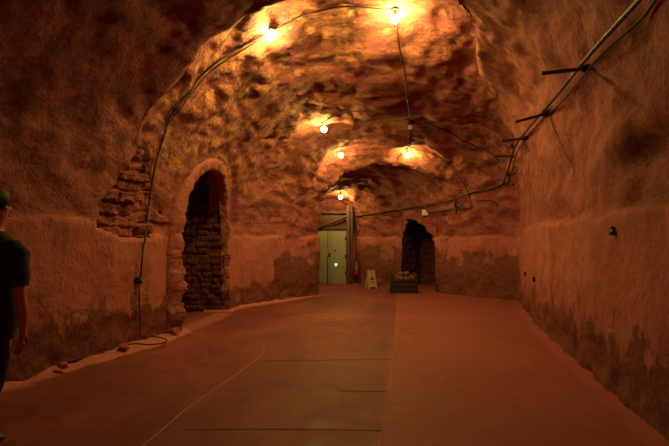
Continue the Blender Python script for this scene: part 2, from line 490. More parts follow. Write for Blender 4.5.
# sandy bank along the foot of the left wall
def bank(name, Y0, Y1, wf, label):
    n = int((Y1 - Y0) / .06); vs = []; fs = []; m = 8
    for j in range(n + 1):
        Y = lerp(Y0, Y1, j / n); e = math.sin(math.pi * clamp(j / n)) ** .4 if j not in (0, n) else .05
        w = wf(Y) * e; x0 = interp(XL, Y) - .1
        for k in range(m + 1):
            t = k / m; X = x0 + (.1 + w) * t
            h = (.10 * (1 - t) ** 1.3 + .02 * fbm(V((X * 4, Y * 4, 0)))) * e - .012 * t - (.01 if k == m else 0)
            vs.append((X, Y, h))
    for j in range(n):
        for k in range(m):
            a = j * (m + 1) + k; fs.append((a, a + 1, a + m + 2, a + m + 1))
    o = mk(name, vs, fs, M_SAND); o['kind'] = 'stuff'
    tag(o, label, 'sand'); return o
bank('sand_bank', 3.6, 9.05, lambda Y: interp([(3.6, .12), (5.6, .16), (7, .42), (8.2, .60), (8.8, .58), (9.05, .3)], Y) + .06 * fbm(V((Y * 2, 0, 0))), 'pale sandy dirt banked along the foot of the left wall')
bank('sand_bank', 11.15, 14.4, lambda Y: .22 + .06 * fbm(V((Y * 2, 0, 0))), 'pale sandy dirt along the wall between the archway and the far corner')
def rstrip():
    vs = []; fs = []; n = 150; m = 6
    for j in range(n + 1):
        Y = lerp(4.0, 13.0, j / n); x0 = interp(XR, Y) + .1; w = .16 + .1 * abs(fbm(V((Y * 1.5, 2, 0))))
        for k in range(m + 1):
            t = k / m; X = x0 - (.1 + w) * t
            vs.append((X, Y, .05 * (1 - t) ** 1.3 + .012 * fbm(V((X * 5, Y * 5, 0))) - .012 * t))
    for j in range(n):
        for k in range(m):
            a = j * (m + 1) + k; fs.append((a, a + 1, a + m + 2, a + m + 1))
    o = mk('sand_bank', vs, fs, M_SAND); o['kind'] = 'stuff'; tag(o, 'thin line of sandy dirt along the foot of the long right wall', 'sand')

# ------------------------------------------------------------------ left archway: rubble surround + side passage
def door_path(grow):
    c = (DOOR_Y0 + DOOR_Y1) / 2; a = (DOOR_Y1 - DOOR_Y0) / 2 + grow; h = DOOR_TOP - DOOR_SPR + grow
    P = []; nj = 110
    for k in range(nj): P.append((c - a, lerp(-.1, DOOR_SPR, k / nj)))
    for k in range(161):
        t = math.pi * k / 160; P.append((c - a * math.cos(t), DOOR_SPR + h * math.sin(t)))
    for k in range(1, nj + 1): P.append((c + a, lerp(DOOR_SPR, -.1, k / nj)))
    return P
inner = door_path(0.0)
vs = []; fs = []
prof = [(0, -.5), (0, -.38), (0, -.26), (.0, -.14), (0, -.06), (0, .0), (.01, .035), (.05, .055), (.12, .06), (.2, .06), (.28, .055), (.34, .03), (.36, -.06), (.37, -.4)]
rings = {}
for g, off in prof: rings[(g, off)] = door_path(g if g else 0)
arc = 0; lp = None
jl = []
for k in range(len(inner)):
    p = V((inner[k][0], inner[k][1], 0))
    if lp: arc += (p - lp).length
    lp = p
    jl.append(arc)
# joints between stones at uneven spacing
joints = []; a = 0
while a < arc + .3: joints.append(a); a += random.uniform(.11, .24)
for gi, (g, off) in enumerate(prof):
    for k in range(len(inner)):
        near = 1.0 if k < 45 else 0.0
        gw = g * interp([(0, 1.4), (100, 1.25), (150, .8), (200, .55), (270, .32), (380, .3)], k) if g else 0
        yz = rings[(g, off)][k]; c = inner[k]
        Yq = lerp(c[0], yz[0], gw / g if g else 0); Zq = lerp(c[1], yz[1], gw / g if g else 0)
        d = min(abs(jl[k] - q + .05 * math.sin(gi * 1.3 + q * 7)) for q in joints)
        gro = 1 - sstep(.0, .03, d)
        if off < 0 and g == 0: offx = off * interp([(0, 1), (150, .9), (200, .25), (380, .18)], k)
        else: offx = off
        X = left_x(Yq, Zq) + offx
        q = V((X, Yq, Zq)); nn = fbm(q * 4.0, 4)
        rough = lerp(1.0, .6, sstep(DOOR_SPR + .1, DOOR_SPR + .5, Zq))
        q.x += rough * (.07 * nn - .022 * gro) if off > -.3 else 0
        q.y += (.045 * nn * rough - .02 * gro) * (1 if c[0] < (DOOR_Y0 + DOOR_Y1) / 2 else -1)
        vs.append(q)
n = len(inner)
for gi in range(len(prof) - 1):
    for k in range(n - 1):
        a = gi * n + k; fs.append((a, a + 1, a + n + 1, a + n))
mk(trim(), vs, fs, M_ROCK, attr=[(.55, clamp(1 - v.z / .9) * .9, .45) for v in vs], kind='structure')

# side passage running off to the left, walls of rough courses
def coursed(name, pts_fn, nu, nv, m, course=.13, amp=.035):
    """pts_fn(s,t)->(point, normal, run, height)"""
    vs = []; fs = []
    for j in range(nv + 1):
        for i in range(nu + 1):
            p, nrm, run, h = pts_fn(i / nu, j / nv)
            hh = h + .025 * fbm(V((run * 1.5, h * 1.0, 7)), 3)
            row = math.floor(hh / course); fh = hh / course - row
            wl = .22 + .13 * noise.cell(V((row * 1.0 + .5, 3.3, 0)))
            rx = run / wl + noise.cell(V((row + .5, 9.1, 0))) * 3
            cell = math.floor(rx); fr = rx - cell
            g = min(sstep(0, .17, fh), sstep(0, .17, 1 - fh), sstep(0, .1, fr), sstep(0, .1, 1 - fr))
            hgt = amp * g * (1 + .8 * noise.cell(V((cell + .5, row + .5, 1)))) + .018 * fbm(V(p) * 7, 3)
            vs.append(V(p) + V(nrm) * hgt)
    for j in range(nv):
        for i in range(nu):
            a = j * (nu + 1) + i; fs.append((a, a + 1, a + nu + 2, a + nu + 1))
    return mk(name, vs, fs, m, kind='structure')
PX0, PX1 = -2.55, -6.2
coursed('wall_passage_far', lambda s, t: ((lerp(PX0 + .1, PX1, s), 11.20 + .05 * s, lerp(-.1, 3.3, t)), (0, -1, 0), lerp(PX0, PX1, s), lerp(-.1, 3.3, t)), 160, 130, M_STONE, .13, .05)
coursed('wall_passage_near', lambda s, t: ((lerp(PX0 - .35, PX1, s), 8.62 - .1 * s, lerp(-.1, 2.75, t)), (0, 1, 0), lerp(PX0, PX1, s), lerp(-.1, 2.75, t)), 90, 70, M_STONE)
coursed('wall_passage_end', lambda s, t: ((PX1 + .03, lerp(8.4, 11.5, s), lerp(-.1, 3.3, t)), (1, 0, 0), lerp(8.4, 11.5, s), lerp(-.1, 3.3, t)), 70, 70, M_STONE)
vs = []; fs = []
for i in range(31):
    for k in range(31):
        X = lerp(PX0 - .1, PX1, i / 30); t = k / 30; Yq = lerp(8.5, 11.45, t)
        vs.append((X, Yq, 2.7 + .45 * math.sin(math.pi * t) + .05 * fbm(V((X, Yq, 1)) * 2)))
for i in range(30):
    for k in range(30):
        a = i * 31 + k; fs.append((a, a + 1, a + 32, a + 31))
mk('ceiling_passage', vs, fs, M_STONE, kind='structure')
# threshold
B().box((-2.9, 10.95, -.05), (-2.25, 11.22, .04), .015).build(trim(), M_SAND, kind='structure')

# right rear recess
def wallquad(name, P0, P1, top, nrm, nu=40, nv=60):
    P0, P1 = V((*P0, 0)), V((*P1, 0)); L = (P1 - P0).length
    coursed(name, lambda s, t: ((*(lerp(P0, P1, s)).xy, lerp(-.1, top, t)), nrm, s * L, lerp(-.1, top, t)), nu, nv, M_STONE)
wallquad('wall_recess_right', (3.12, 15.15), (4.3, 17.1), 2.7, (-.85, .5, 0))
wallquad('wall_recess_back', (4.3, 17.1), (3.1, 18.2), 2.7, (-.6, -.7, 0))
wallquad('wall_recess_left', (3.1, 18.2), (2.22, 16.66), 2.7, (.85, -.5, 0))
vs = [(3.3, 15.15, 2.42), (4.4, 17.0, 2.3), (3.1, 18.3, 2.3), (2.35, 16.85, 2.42), (3.3, 15.15, 2.75), (4.4, 17.0, 2.75), (3.1, 18.3, 2.75), (2.35, 16.85, 2.75)]
mk('ceiling_recess', vs, [(0, 1, 2, 3), (4, 5, 6, 7), (0, 1, 5, 4), (1, 2, 6, 5), (2, 3, 7, 6), (3, 0, 4, 7)], M_STONE, smooth=False, kind='structure')

# ------------------------------------------------------------------ stone patch in the left wall
def front_x(Y, z):
    if z <= ZS: return interp(XL, Y)
    s0 = 0.0
    while s0 < .4:
        p = shape(.16 + .68 * s0, Y)[0]
        if p.z >= z: return p.x
        s0 += .004
    return p.x
def poly_d(x, y, P):
    d = min(seg_d(V((x, y, 0)), V((*P[i], 0)), V((*P[(i + 1) % len(P)], 0))) for i in range(len(P)))
    return d if in_poly(x, y, P) else -d
def stone_patch():
    nu, nv = 150, 140; vs = []; at = []; fs = []; ok = []
    for j in range(nv + 1):
        z = lerp(1.5, 3.3, j / nv)
        for i in range(nu + 1):
            Y = lerp(6.6, 8.65, i / nu)
            hh = z + .11 * fbm(V((Y * 1.7, z * 1.3, 7)), 3) + .10 * (Y - 7.5) * -.3
            course = .165; row = math.floor(hh / course); fh = hh / course - row
            wl = .34 + .2 * noise.cell(V((row + .5, 3.3, 0))); rx = (Y + .03 * fbm(V((Y * 4, z * 4, 0)))) / wl + noise.cell(V((row + .5, 9.1, 0))) * 3
            cell = math.floor(rx); fr = rx - cell
            g = sstep(0, .26, fh) * sstep(0, .10, 1 - fh) * (.55 + .45 * min(sstep(0, .1, fr), sstep(0, .1, 1 - fr)))
            d = poly_d(Y, z, PATCH) + .04 * fbm(V((Y * 4, z * 4, 1)))
            e = sstep(-.05, .04, d)
            amp = .03 + .05 * g * (1 + 1.1 * noise.cell(V((cell + .5, row + .5, 1)))) + .035 * fbm(V((Y * 6, z * 9, 2)), 4) 
            X = front_x(Y, z) - .10 + amp - (1 - e) * .25
            vs.append((X, Y, z)); at.append((0, 0, .1)); ok.append(d > -.12)
    for j in range(nv):
        for i in range(nu):
            a = j * (nu + 1) + i
            if ok[a] or ok[a + 1] or ok[a + nu + 1] or ok[a + nu + 2]: fs.append((a, a + 1, a + nu + 2, a + nu + 1))
    mk(trim(), vs, fs, M_ROCK, attr=at, kind='structure')
stone_patch()

# ------------------------------------------------------------------ rear door
DY = 18.15
b = B(); b.box((-1.2, DY + .02, 2.02), (.72, DY + .12, 2.62), .01); b.build(trim(), M_TIMBER, kind='structure')     # boarding above
b = B(); b.box((-1.2, DY - .06, 1.98), (.62, DY + .04, 2.08), .01); b.build(trim(), M_TIMBER, kind='structure')     # lintel
b = B(); b.box((-1.2, DY - .06, 2.56), (.62, DY + .04, 2.63), .01); b.build(trim(), M_TIMBER, kind='structure')
for x0, x1, d in ((.43, .56, .0), (.58, .66, .04)):
    b = B(); b.box((x0, DY - .12 + d, -.02), (x1, DY + .06 + d, 2.86), .012); b.build(trim(), M_TIMBER, kind='structure')
b = B(); b.tube([(-.62, DY - .1, 2.02), (.42, DY - .1, 2.44)], .04, 4); b.build(trim(), M_TIMBER, kind='structure')   # brace
dr = bpy.data.objects.new('door_1', None); COL.objects.link(dr); dr['kind'] = 'structure'; dr.location = V((-.3, DY, 0)) * K; dr['_w'] = tuple(dr.location)
for x0, x1 in ((-1.05, -.262), (-.25, .425)):
    lf = B().box((x0, DY - .02, .01), (x1, DY + .04, 1.975), .008).build('door_leaf', M_DOOR, dr)
    for zz in (.35, .95, 1.6):
        B().box((x0 + .03 if x0 < -1 else x1 - .05, DY - .035, zz), (x0 + .05 if x0 < -1 else x1 + .0, DY - .015, zz + .12), .004).build('hinge', M_STEEL, lf)
    if x0 > -1: B().box((-.22, DY - .06, .98), (-.14, DY - .02, 1.12), .01).build('handle', M_STEEL, lf)
B().box((-.275, DY - .035, .01), (-.24, DY + .0, 1.0), .004).build('edge_strip', M_STEEL, dr)
B().tube([(.02, DY - .02, 1.22), (.02, DY - .035, 1.22)], .035, 12).build('peephole', M_STEEL, dr)
t = thing('green_glow', 'small green glow spot added low on the pale rear door', 'light', (.05, DY - .04, .66))  # added glowing fitting, stands in for a green glow over the door
B().box((-.03, DY - .055, .66), (.13, DY - .022, .74), .008).build('glow_backing', M_GREY, t)
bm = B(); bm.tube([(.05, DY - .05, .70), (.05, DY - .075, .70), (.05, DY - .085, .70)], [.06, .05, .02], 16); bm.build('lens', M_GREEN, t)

# hanging bracket over the door
t = thing('hanging_bracket', 'small dark bar hung over the rear door with two white prongs', 'bracket', (-.3, 16.6, 2.45))
B().box((-.42, 16.58, 2.44), (.08, 16.63, 2.475), .006).build('bar', M_STEEL, t)
ztop = 3.3
B().tube([(-.24, 16.6, 2.47), (-.26, 16.6, 3.1)], .010, 6).build('hanger', M_STEEL, t)
for a in ((-.36, 2.52), (-.12, 2.62)):
    B().tube([(-.25, 16.56, 2.47), (a[0], 16.54, a[1])], .014, 6).build('prong', M_WHITE, t)

# ------------------------------------------------------------------ light bulbs
def ceiling_z(X, Y):
    p, n, i, d = BV.ray_cast(V((X, Y, 2.2)), V((0, 0, 1))); return p.z if p else None
def place(px, py, drop, y0=6.0, y1=18):
    """walk out along the sight line until the rock is `drop` above"""
    Y = y0; best = None
    r = ray(px, py)
    while Y < y1:
        p = EYEP + r * Y; c = ceiling_z(p.x, Y)
        if c is not None:
            e = c - p.z - drop
            if e < 0 and best is not None: return p
            if e > 0: best = p
        Y += .02
    return p
def lamp(pt, label, drop, mat=M_BULB, cord=False):
    X, Y, Z = pt; ct = ceiling_z(X, Y) or Z + drop
    t = thing('hanging_bulb', label, 'light bulb', (X, Y, Z), 'bare bulbs along the vault')
    B().lathe([(.001, .03), (.06, .03), (.075, .0), (.07, -.02), (.001, -.022)], (X, Y, ct - .01), 14).build('ceiling_plate', M_BLACK, t)
    s0 = Z + .058
    B().tube([(X, Y, max(ct - .02, s0 + .07)), (X, Y, s0 + .05)], .012 if not cord else .014, 6).build('cord', M_WHITE if cord else M_BLACK, t)
    B().lathe([(.015, .06), (.03, .05), (.033, .0), (.028, -.01)], (X, Y, s0), 12).build('socket', M_BLACK, t)
    prof = [(.026, .06), (.032, .048), (.048, .03), (.062, .005), (.062, -.02), (.048, -.048), (.026, -.062), (.004, -.066)]
    B().lathe(prof, (X, Y, Z), 14).build('bulb', mat, t)
    return V((X, Y, ct))
L1 = lamp(place(271, 36, .145, 7.4, 9.5), 'glowing bare bulb nearest the front, left of the vault, just past the dark rock edge', .3)
L2 = lamp(place(395, 19, .18, 7.2, 9.5), 'glowing bare bulb at the top, where the long hanging cable starts', .3)
L3 = lamp(place(324, 129, .14, 9.5, 11.5), 'glowing bare bulb in a hollow in the middle of the vault', .25, M_BULBM)
L4 = lamp(place(341, 155, .13, 12.2, 13.6), 'glowing bare bulb, left of the two side by side before the rear tunnel', .2, M_BULBF)
L5 = lamp(place(407.5, 155, .15, 12.2, 13.9), 'glowing bare bulb on a white cord, right of the two side by side', .3, M_BULBF, True)
L6 = lamp(place(340.4, 197, .13, 15.5, 17.4), 'glowing bare bulb farthest back, over the rear door', .2, M_BULBF)
lamp(V((-1.2, -2.4, 3.5)), 'added fill bulb on a long cord, unseen behind the camera', 1.0, M_BULB_FILL)  # unseen fill bulb, added to brighten the foreground walls
print('LAMPS', [tuple(round(c, 2) for c in p) for p in (L1, L2, L3, L4, L5, L6)])

# ------------------------------------------------------------------ cables and pipes
def keep_out(p, d):
    q, n, i, dist = BV.find_nearest(p)
    if q is None: return p
    if n.dot(V((.4, q.y, 1.8)) - q) < 0: n = -n
    s_ = (p - q).dot(n)
    return q + n * d if s_ < d and dist < .6 else p
def cable(label, pts, r, m=M_WIRE, name='cable', cat='cable', sub=6, group=None, snap=True):
    P = [keep_out(p, (r if not isinstance(r, list) else r[0]) + .012) for p in smooth_path(pts, sub)]
    b = B().tube(P, r, 7); o = b.build(name, m, autos=None); tag(o, label, cat, group); return o
def hits(L, off=.03): return [hit(x, y, off) for x, y in L]
cable('black cable draped up the left wall over the first bulb to the second',
      hits([(137, 278), (139, 255), (143, 225), (147, 195), (152, 165)], .06) + hits([(165, 125), (178, 102), (196, 80), (215, 62), (236, 48), (252, 40)]) + [L1 + V((0, 0, -.03))] + hits([(283, 24), (300, 15), (318, 10), (340, 6), (365, 6)]) + [L2 + V((0, 0, -.03))], .014)
cable('second thinner cable looping beside the first up the left of the vault',
      hits([(160, 140), (168, 122), (184, 101), (204, 76), (222, 62), (243, 49), (262, 37)], .03), .010)
# box where the cross cable meets the hanging one
pb = hit(411, 120, .08)
t = thing('junction_box', 'dark junction box hung on the vault above the right bulb of the pair', 'junction box', tuple(pb))
B().box(pb - V((.07, .05, .06)), pb + V((.07, .05, .06)), .012).build('box', M_BLACK, t)
B().box(pb + V((-.05, -.05, -.17)), pb + V((.04, .03, -.07)), .01).build('connector', M_WHITE, t)
cable('straight hanging cable from the top bulb back to the dark junction box',
      [L2 + V((0, -.02, -.04))] + hits([(400, 40), (404, 62), (408, 90)], .16) + [pb], .016)
cable('short cable from the junction box down to the right bulb of the pair', [pb, lerp(pb, L5, .5) + V((0, 0, -.12)), L5 + V((0, 0, -.02))], .013)
cable('dark cable crossing the vault from the middle bulb to the right wall',
      [L3 + V((0, 0, -.03))] + hits([(333, 115), (345, 112), (360, 110), (380, 112), (398, 116), (411, 119), (428, 123), (448, 131), (470, 142), (490, 152), (503, 163)], .035), .014)
cable('thin cable curving down the right of the vault to the twin spotlight',
      hits([(408, 147), (425, 151), (440, 157), (452, 168), (462, 180), (469, 193), (472, 207), (463, 209)], .03), .011)
cable('faint cable sagging from the rear bulb up to the pair of bulbs', [L6 + V((0, 0, -.02)), lerp(L6, L5, .5) + V((0, 0, -.12)), L5 + V((0, 0, -.03))], .009)
pipe_px = [(676, -32), (660, -14), (643, 3), (606, 44), (584, 67), (562, 94), (537, 123), (520, 145), (511, 166), (506, 182)]
pp = hits(pipe_px, .10)
cable('long dark conduit running down the right wall on steel rods', pp, .022, M_STEEL, 'conduit', 'conduit')
cable('slack cable tied alongside the conduit on the right wall', [wall_off(p + V((.05, 0, -.07)), .05) + V((0, 0, .025 * math.sin(i * 2.3))) for i, p in enumerate(pp)], .013, M_WIRE)
cable('conduit crossing the rear wall from the corner towards the rear door',
      [pp[-1]] + hits([(504, 184), (488, 189), (471, 193), (454, 199), (430, 204), (400, 209), (375, 213), (354, 217)], .05), .022, M_STEEL, 'conduit', 'conduit')
# steel rods out of the right wall
names = ['nearest', 'second', 'third', 'farthest']
for k, ((x0, y0), (x1, y1)) in enumerate((((590, 68), (541, 73.5)), ((548.5, 113), (515.5, 122)), ((527, 138), (501.5, 141)), ((514, 156), (494, 156.5)))):
    base = hit(x0, y0, .0); d = base.y
    tip = EYEP + ray(x1, y1) * (d - .05)
    t = thing('steel_rod', '%s of the four steel rods jutting from the right wall beneath the conduit' % {'nearest': 'longest and nearest', 'second': 'second nearest', 'third': 'third nearest', 'farthest': 'farthest and shortest'}[names[k]], 'rod', tuple(base), 'steel rods on the right wall')
    B().tube([base + (base - tip) * .15, tip], .022, 8).build('rod', M_STEEL, t)
    b = B(); n = (tip - base).normalized(); b.tube([base + n * .02, base + n * .05, base + n * .10], [.045, .045, .03], 10); b.build('clamp', M_BLACK, t)

# beige box + thin conduit + twin spotlight on the rear wall
pb2 = hit(426, 212, .04)
o = B().box(pb2 - V((.09, .04, .09)), pb2 + V((.09, .04, .09)), .015).build('junction_box', M_WHITE); tag(o, 'small pale square box on the rear wall above the dark recess', 'junction box')
cable('thin conduit between the pale box and the twin spotlight', hits([(429, 212.5), (440, 211), (454, 209)], .03), .012, M_STEEL, 'conduit', 'conduit', 4)
ps = hit(458, 206, .10)
t = thing('twin_spotlight', 'unlit twin spotlight on a dark mount high on the rear right wall', 'spotlight', tuple(ps))
B().box(ps + V((-.09, -.03, -.05)), ps + V((-.04, .05, .20)), .008).build('mount', M_BLACK, t)
B().box(ps + V((-.05, -.02, -.22)), ps + V((.0, .05, .04)), .008).build('stem', M_BLACK, t)
for dx, dz in ((.02, .03), (.10, -.03)):
    c = ps + V((dx, -.06, dz)); hd = B(); hd.tube([c + V((0, .10, .03)), c + V((0, .03, .01)), c + V((0, -.06, -.02))], [.03, .06, .065], 14); h_ = hd.build('lamp_head', M_BLACK, t)
    B().tube([c + V((0, -.062, -.02)), c + V((0, -.07, -.022))], .055, 14).build('lens', M_GREY, h_)
cable('thin bent rod on the wall right of the twin spotlight', hits([(475, 200), (485, 200.5), (494, 201), (497, 207)], .03), .010, M_STEEL, 'wire', 'wire', 3)

# right wall fittings
p = hit(615, 231, .03)
t = thing('wall_switch', 'small dark switch box with a pale button on the right wall', 'switch', tuple(p))
B().box(p - V((.02, .03, .045)), p + V((.02, .03, .045)), .01).build('box', M_STEEL, t)
B().box(p + V((-.028, -.03 - .01, -.012)), p + V((-.012, -.02, .012)), .004).build('button', M_WHITE, t)
for (x, y, lb) in ((526, 274, 'left of two small dark outlet boxes low on the right wall'), (535, 279.5, 'right of two small dark outlet boxes low on the right wall'), (513.5, 184, 'small dark stud on the right wall below the conduit bend')):
    p = hit(x, y, .01); w = .03  # black boxes standing in for small dark holes in the wall
    o = B().box(p - V((w, w, w * 1.7)), p + V((w, w, w * 1.7)), .012).build('hole_box' if y > 200 else 'pit', M_BLACK); tag(o, lb, 'hole' if y > 200 else 'pit')

# left wall junction box and cable to the ground
p = hit(137, 280, .04)
t = thing('junction_box', 'round grey junction box on the left wall at the end of the hanging cable', 'junction box', tuple(p))
bx = B(); bx.tube([p + V((-.06, 0, 0)), p + V((.03, 0, 0)), p + V((.045, 0, 0))], [.055, .055, .04], 16); bx.build('box', M_STEEL, t)
B().tube([p + V((.04, 0, 0)), p + V((.052, 0, 0))], .024, 12).build('cover', M_GREY, t)
g = []
for (x, y) in ((150, 341), (163, 343), (166, 347), (150, 350), (134, 349), (112, 353), (90, 361), (60, 370)):
    q = ground(x, y); q.z += .075; g.append(q)
cable('thin cable from the left wall box looping down onto the sandy bank', hits([(137, 284), (137, 300), (138, 320), (139, 335)], .04) + g, .010)

# ------------------------------------------------------------------ fire extinguisher
ex, ey, ez = .79, 17.85, .34
t = thing('fire_extinguisher', 'red fire extinguisher hung by the timber door post', 'fire extinguisher', (ex, ey, ez))
B().lathe([(.06, 0), (.078, .02), (.08, .1), (.08, .38), (.07, .43), (.035, .47), (.025, .48)], (ex, ey, ez), 20).build('cylinder', M_RED, t)
B().lathe([(.024, .47), (.03, .49), (.028, .54), (.015, .56)], (ex, ey, ez), 12).build('valve', M_BLACK, t)
B().box((ex - .02, ey - .10, ez + .53), (ex + .02, ey + .06, ez + .56), .006).build('handle', M_GREY, t)
B().tube(smooth_path([(ex, ey, ez + .52), (ex - .09, ey - .02, ez + .48), (ex - .11, ey - .03, ez + .3), (ex - .095, ey - .04, ez + .15)]), .013, 8).build('hose', M_BLACK, t)
B().box((ex - .085, ey - .0, ez + .2), (ex + .085, ey + .25, ez + .235), .004).build('bracket', M_STEEL, t)
lb = B(); 
for k in range(2): pass
lb.tube([(ex, ey, ez + .2), (ex, ey, ez + .33)], .0815, 20, False); lb.build('paper_band', M_GREY, t)

# ------------------------------------------------------------------ floor sign
sx, sy = 1.20, 16.45
t = thing('floor_sign', 'pale yellow folding floor sign leaning open before the rear wall', 'sign', (sx, sy, 0))
R = Matrix.Translation(V((sx, sy, 0))) @ Matrix.Rotation(math.radians(28), 4, 'Z')
def panel(side):
    bm = B(); a = math.radians(11) * side
    T = R @ Matrix.Translation(V((0, .0, .62))) @ Matrix.Rotation(-a, 4, 'X')
    def P(x, z, y): return T @ V((x, y, z))
    w0, w1 = .17, .125
    out = [(-w0, -.63), (-w0 + .06, -.63), (-w0 + .075, -.57), (w0 - .075, -.57), (w0 - .06, -.63), (w0, -.63), (w1, -.02), (w1 - .02, 0), (.05, 0), (.04, -.04), (-.04, -.04), (-.05, 0), (-w1 + .02, 0), (-w1, -.02)]
    n = len(out); y0 = .012
    vs = [P(x, z, -y0) for x, z in out] + [P(x, z, y0) for x, z in out]
    fs = [tuple(range(n))[::-1], tuple(range(n, 2 * n))] + [(i, (i + 1) % n, n + (i + 1) % n, n + i) for i in range(n)]
    bm.add(vs, fs); o = bm.build('panel', M_YELLOW, t, smooth=False)
    # dark warning triangle and bars moulded on the face
    s = -1 if side > 0 else 1
    q = B()
    ys_ = s * (y0 + .003)
    def tri(pts):
        k = len(q.v); q.add([P(x, z, s * y0 * .8) for x, z in pts] + [P(x, z, ys_) for x, z in pts], [tuple(range(len(pts))), tuple(range(len(pts), 2 * len(pts)))] + [(i, (i + 1) % len(pts), len(pts) + (i + 1) % len(pts), len(pts) + i) for i in range(len(pts))])
    tri([(-.085, -.34), (.085, -.34), (.0, -.19)])
    tri([(-.06, -.14), (.06, -.14), (.06, -.12), (-.06, -.12)])
    tri([(-.07, -.43), (.07, -.43), (.07, -.40), (-.07, -.40)])
    q.build('marking', M_RED if False else M_TIMBER, o, smooth=False)
panel(1); panel(-1)
h = B(); h.tube([R @ V((-.11, 0, .605)), R @ V((.11, 0, .605))], .014, 8); h.build('hinge', M_STEEL, t)

# ------------------------------------------------------------------ crate of rocks
cx0, cx1, cy0, cy1 = 1.74, 2.50, 15.0, 15.55
cx1 = 2.48
t = thing('wooden_crate', 'low dark slatted crate heaped with rocks before the rear recess', 'crate', ((cx0 + cx1) / 2, (cy0 + cy1) / 2, 0))
for x in (cx0, cx1 - .06):
    for y_ in (cy0, cy1 - .06):
        B().box((x, y_, .0), (x + .06, y_ + .06, .60), .006).build('corner_post', M_CRATE, t)
for zz in (.07, .20, .33):
    for (lo, hi) in (((cx0 + .01, cy0 - .02, zz), (cx1 - .01, cy0, zz + .10)), ((cx0 + .01, cy1, zz), (cx1 - .01, cy1 + .02, zz + .10)), ((cx0 - .02, cy0, zz), (cx0, cy1, zz + .10)), ((cx1, cy0, zz), (cx1 + .02, cy1, zz + .10))):
        B().box(lo, hi, .005).build('slat', M_CRATE, t)
B().box((cx0 - .04, cy0 - .04, .02), (cx1 + .04, cy1 + .04, .06), .006).build('base', M_CRATE, t)
def rock(c, r, label, grp=None, m=M_PEBBLE, seed=0):
    bm = bmesh.new(); bmesh.ops.create_icosphere(bm, subdivisions=3, radius=1)
    for v in bm.verts:
        q = v.co.copy(); k = 1 + .35 * noise.noise(q * 1.1 + V((seed * 3.7, 0, 0))) + .12 * noise.noise(q * 3 + V((seed, 5, 0)))
        for ax in (V((.8, .3, .5)), V((-.6, .7, .4)), V((.1, -.8, .6)), V((.3, .2, -.95))):
            ax = ax.normalized(); d = q.dot(ax)
            if d > .72: q -= ax * (d - .72) * .9
        v.co = V((q.x * r * 1.15, q.y * r, q.z * r * .8)) * k + V(c)
    bm.verts.index_update()
    o = mk('rock', [v.co.copy() for v in bm.verts], [[v.index for v in f.verts] for f in bm.faces], m, autos=30); bm.free()
    tag(o, label, 'rock', grp); return o
# fill
o = B().box((cx0 + .01, cy0 + .005, .07), (cx1 - .01, cy1 - .005, .40), .01).build('rubble_fill', M_CRATE, None); 
o['kind'] = 'stuff'; tag(o, 'dark packed rubble filling the slatted crate', 'rubble')
k = 0
for (x, y_, z_, r) in ((1.84, 15.12, .45, .085), (1.99, 15.10, .455, .095), (2.16, 15.12, .45, .08), (2.34, 15.11, .455, .10), (1.92, 15.3, .47, .1), (2.1, 15.3, .48, .11), (2.3, 15.32, .47, .1), (1.9, 15.45, .45, .08), (2.12, 15.46, .45, .085), (2.36, 15.45, .45, .08), (2.0, 15.2, .58, .08), (2.2, 15.22, .585, .085)):
    rock((x, y_, z_), r, 'rough fist-sized rock heaped in the dark slatted crate', 'rocks heaped in the crate', seed=k); k += 1
# loose lumps fallen at the wall foot
for (x, y_, r, lb) in ((62, 373, .05, 'small stone on the sandy bank at the foot of the left wall, nearest'), (118, 353, .06, 'pale stone at the foot of the left wall below the round box'), (176, 336, .06, 'pale stone at the foot of the archway pier')):
    q = ground(x, y_); q.x = interp(XL, q.y) + .16; rock((q.x, q.y, .09), r * 1.1, lb, None, M_SAND, seed=k); k += 1

# ------------------------------------------------------------------ person at the left edge, seen from behind
def skin_mesh(nodes, edges, root=0, sub=2):
    bm = bmesh.new(); sk = bm.verts.layers.skin.verify(); vs_ = []
    for i, (p, r) in enumerate(nodes):
        v = bm.verts.new(p); rr = r if isinstance(r, tuple) else (r, r)
        v[sk].radius = rr; v[sk].use_root = (i == root); vs_.append(v)
    for a_, b_ in edges: bm.edges.new((vs_[a_], vs_[b_]))
    me = bpy.data.meshes.new('tmp'); bm.to_mesh(me); bm.free()
    ob = bpy.data.objects.new('tmp', me); COL.objects.link(ob)
    m = ob.modifiers.new('s', 'SKIN'); m.use_smooth_shade = True; m.branch_smoothing = .3
    s = ob.modifiers.new('d', 'SUBSURF'); s.levels = sub; s.render_levels = sub
    dg = bpy.context.evaluated_depsgraph_get(); ev = ob.evaluated_get(dg); m2 = ev.to_mesh()
    vv = [v.co.copy() for v in m2.vertices]; ff = [tuple(p.vertices) for p in m2.polygons]
    ev.to_mesh_clear(); bpy.data.objects.remove(ob); bpy.data.meshes.remove(me)
    return vv, ff
PXc, PYc = -2.60, 3.8
HS = 2.0 / 1.80                       # metres-tall figure in survey units
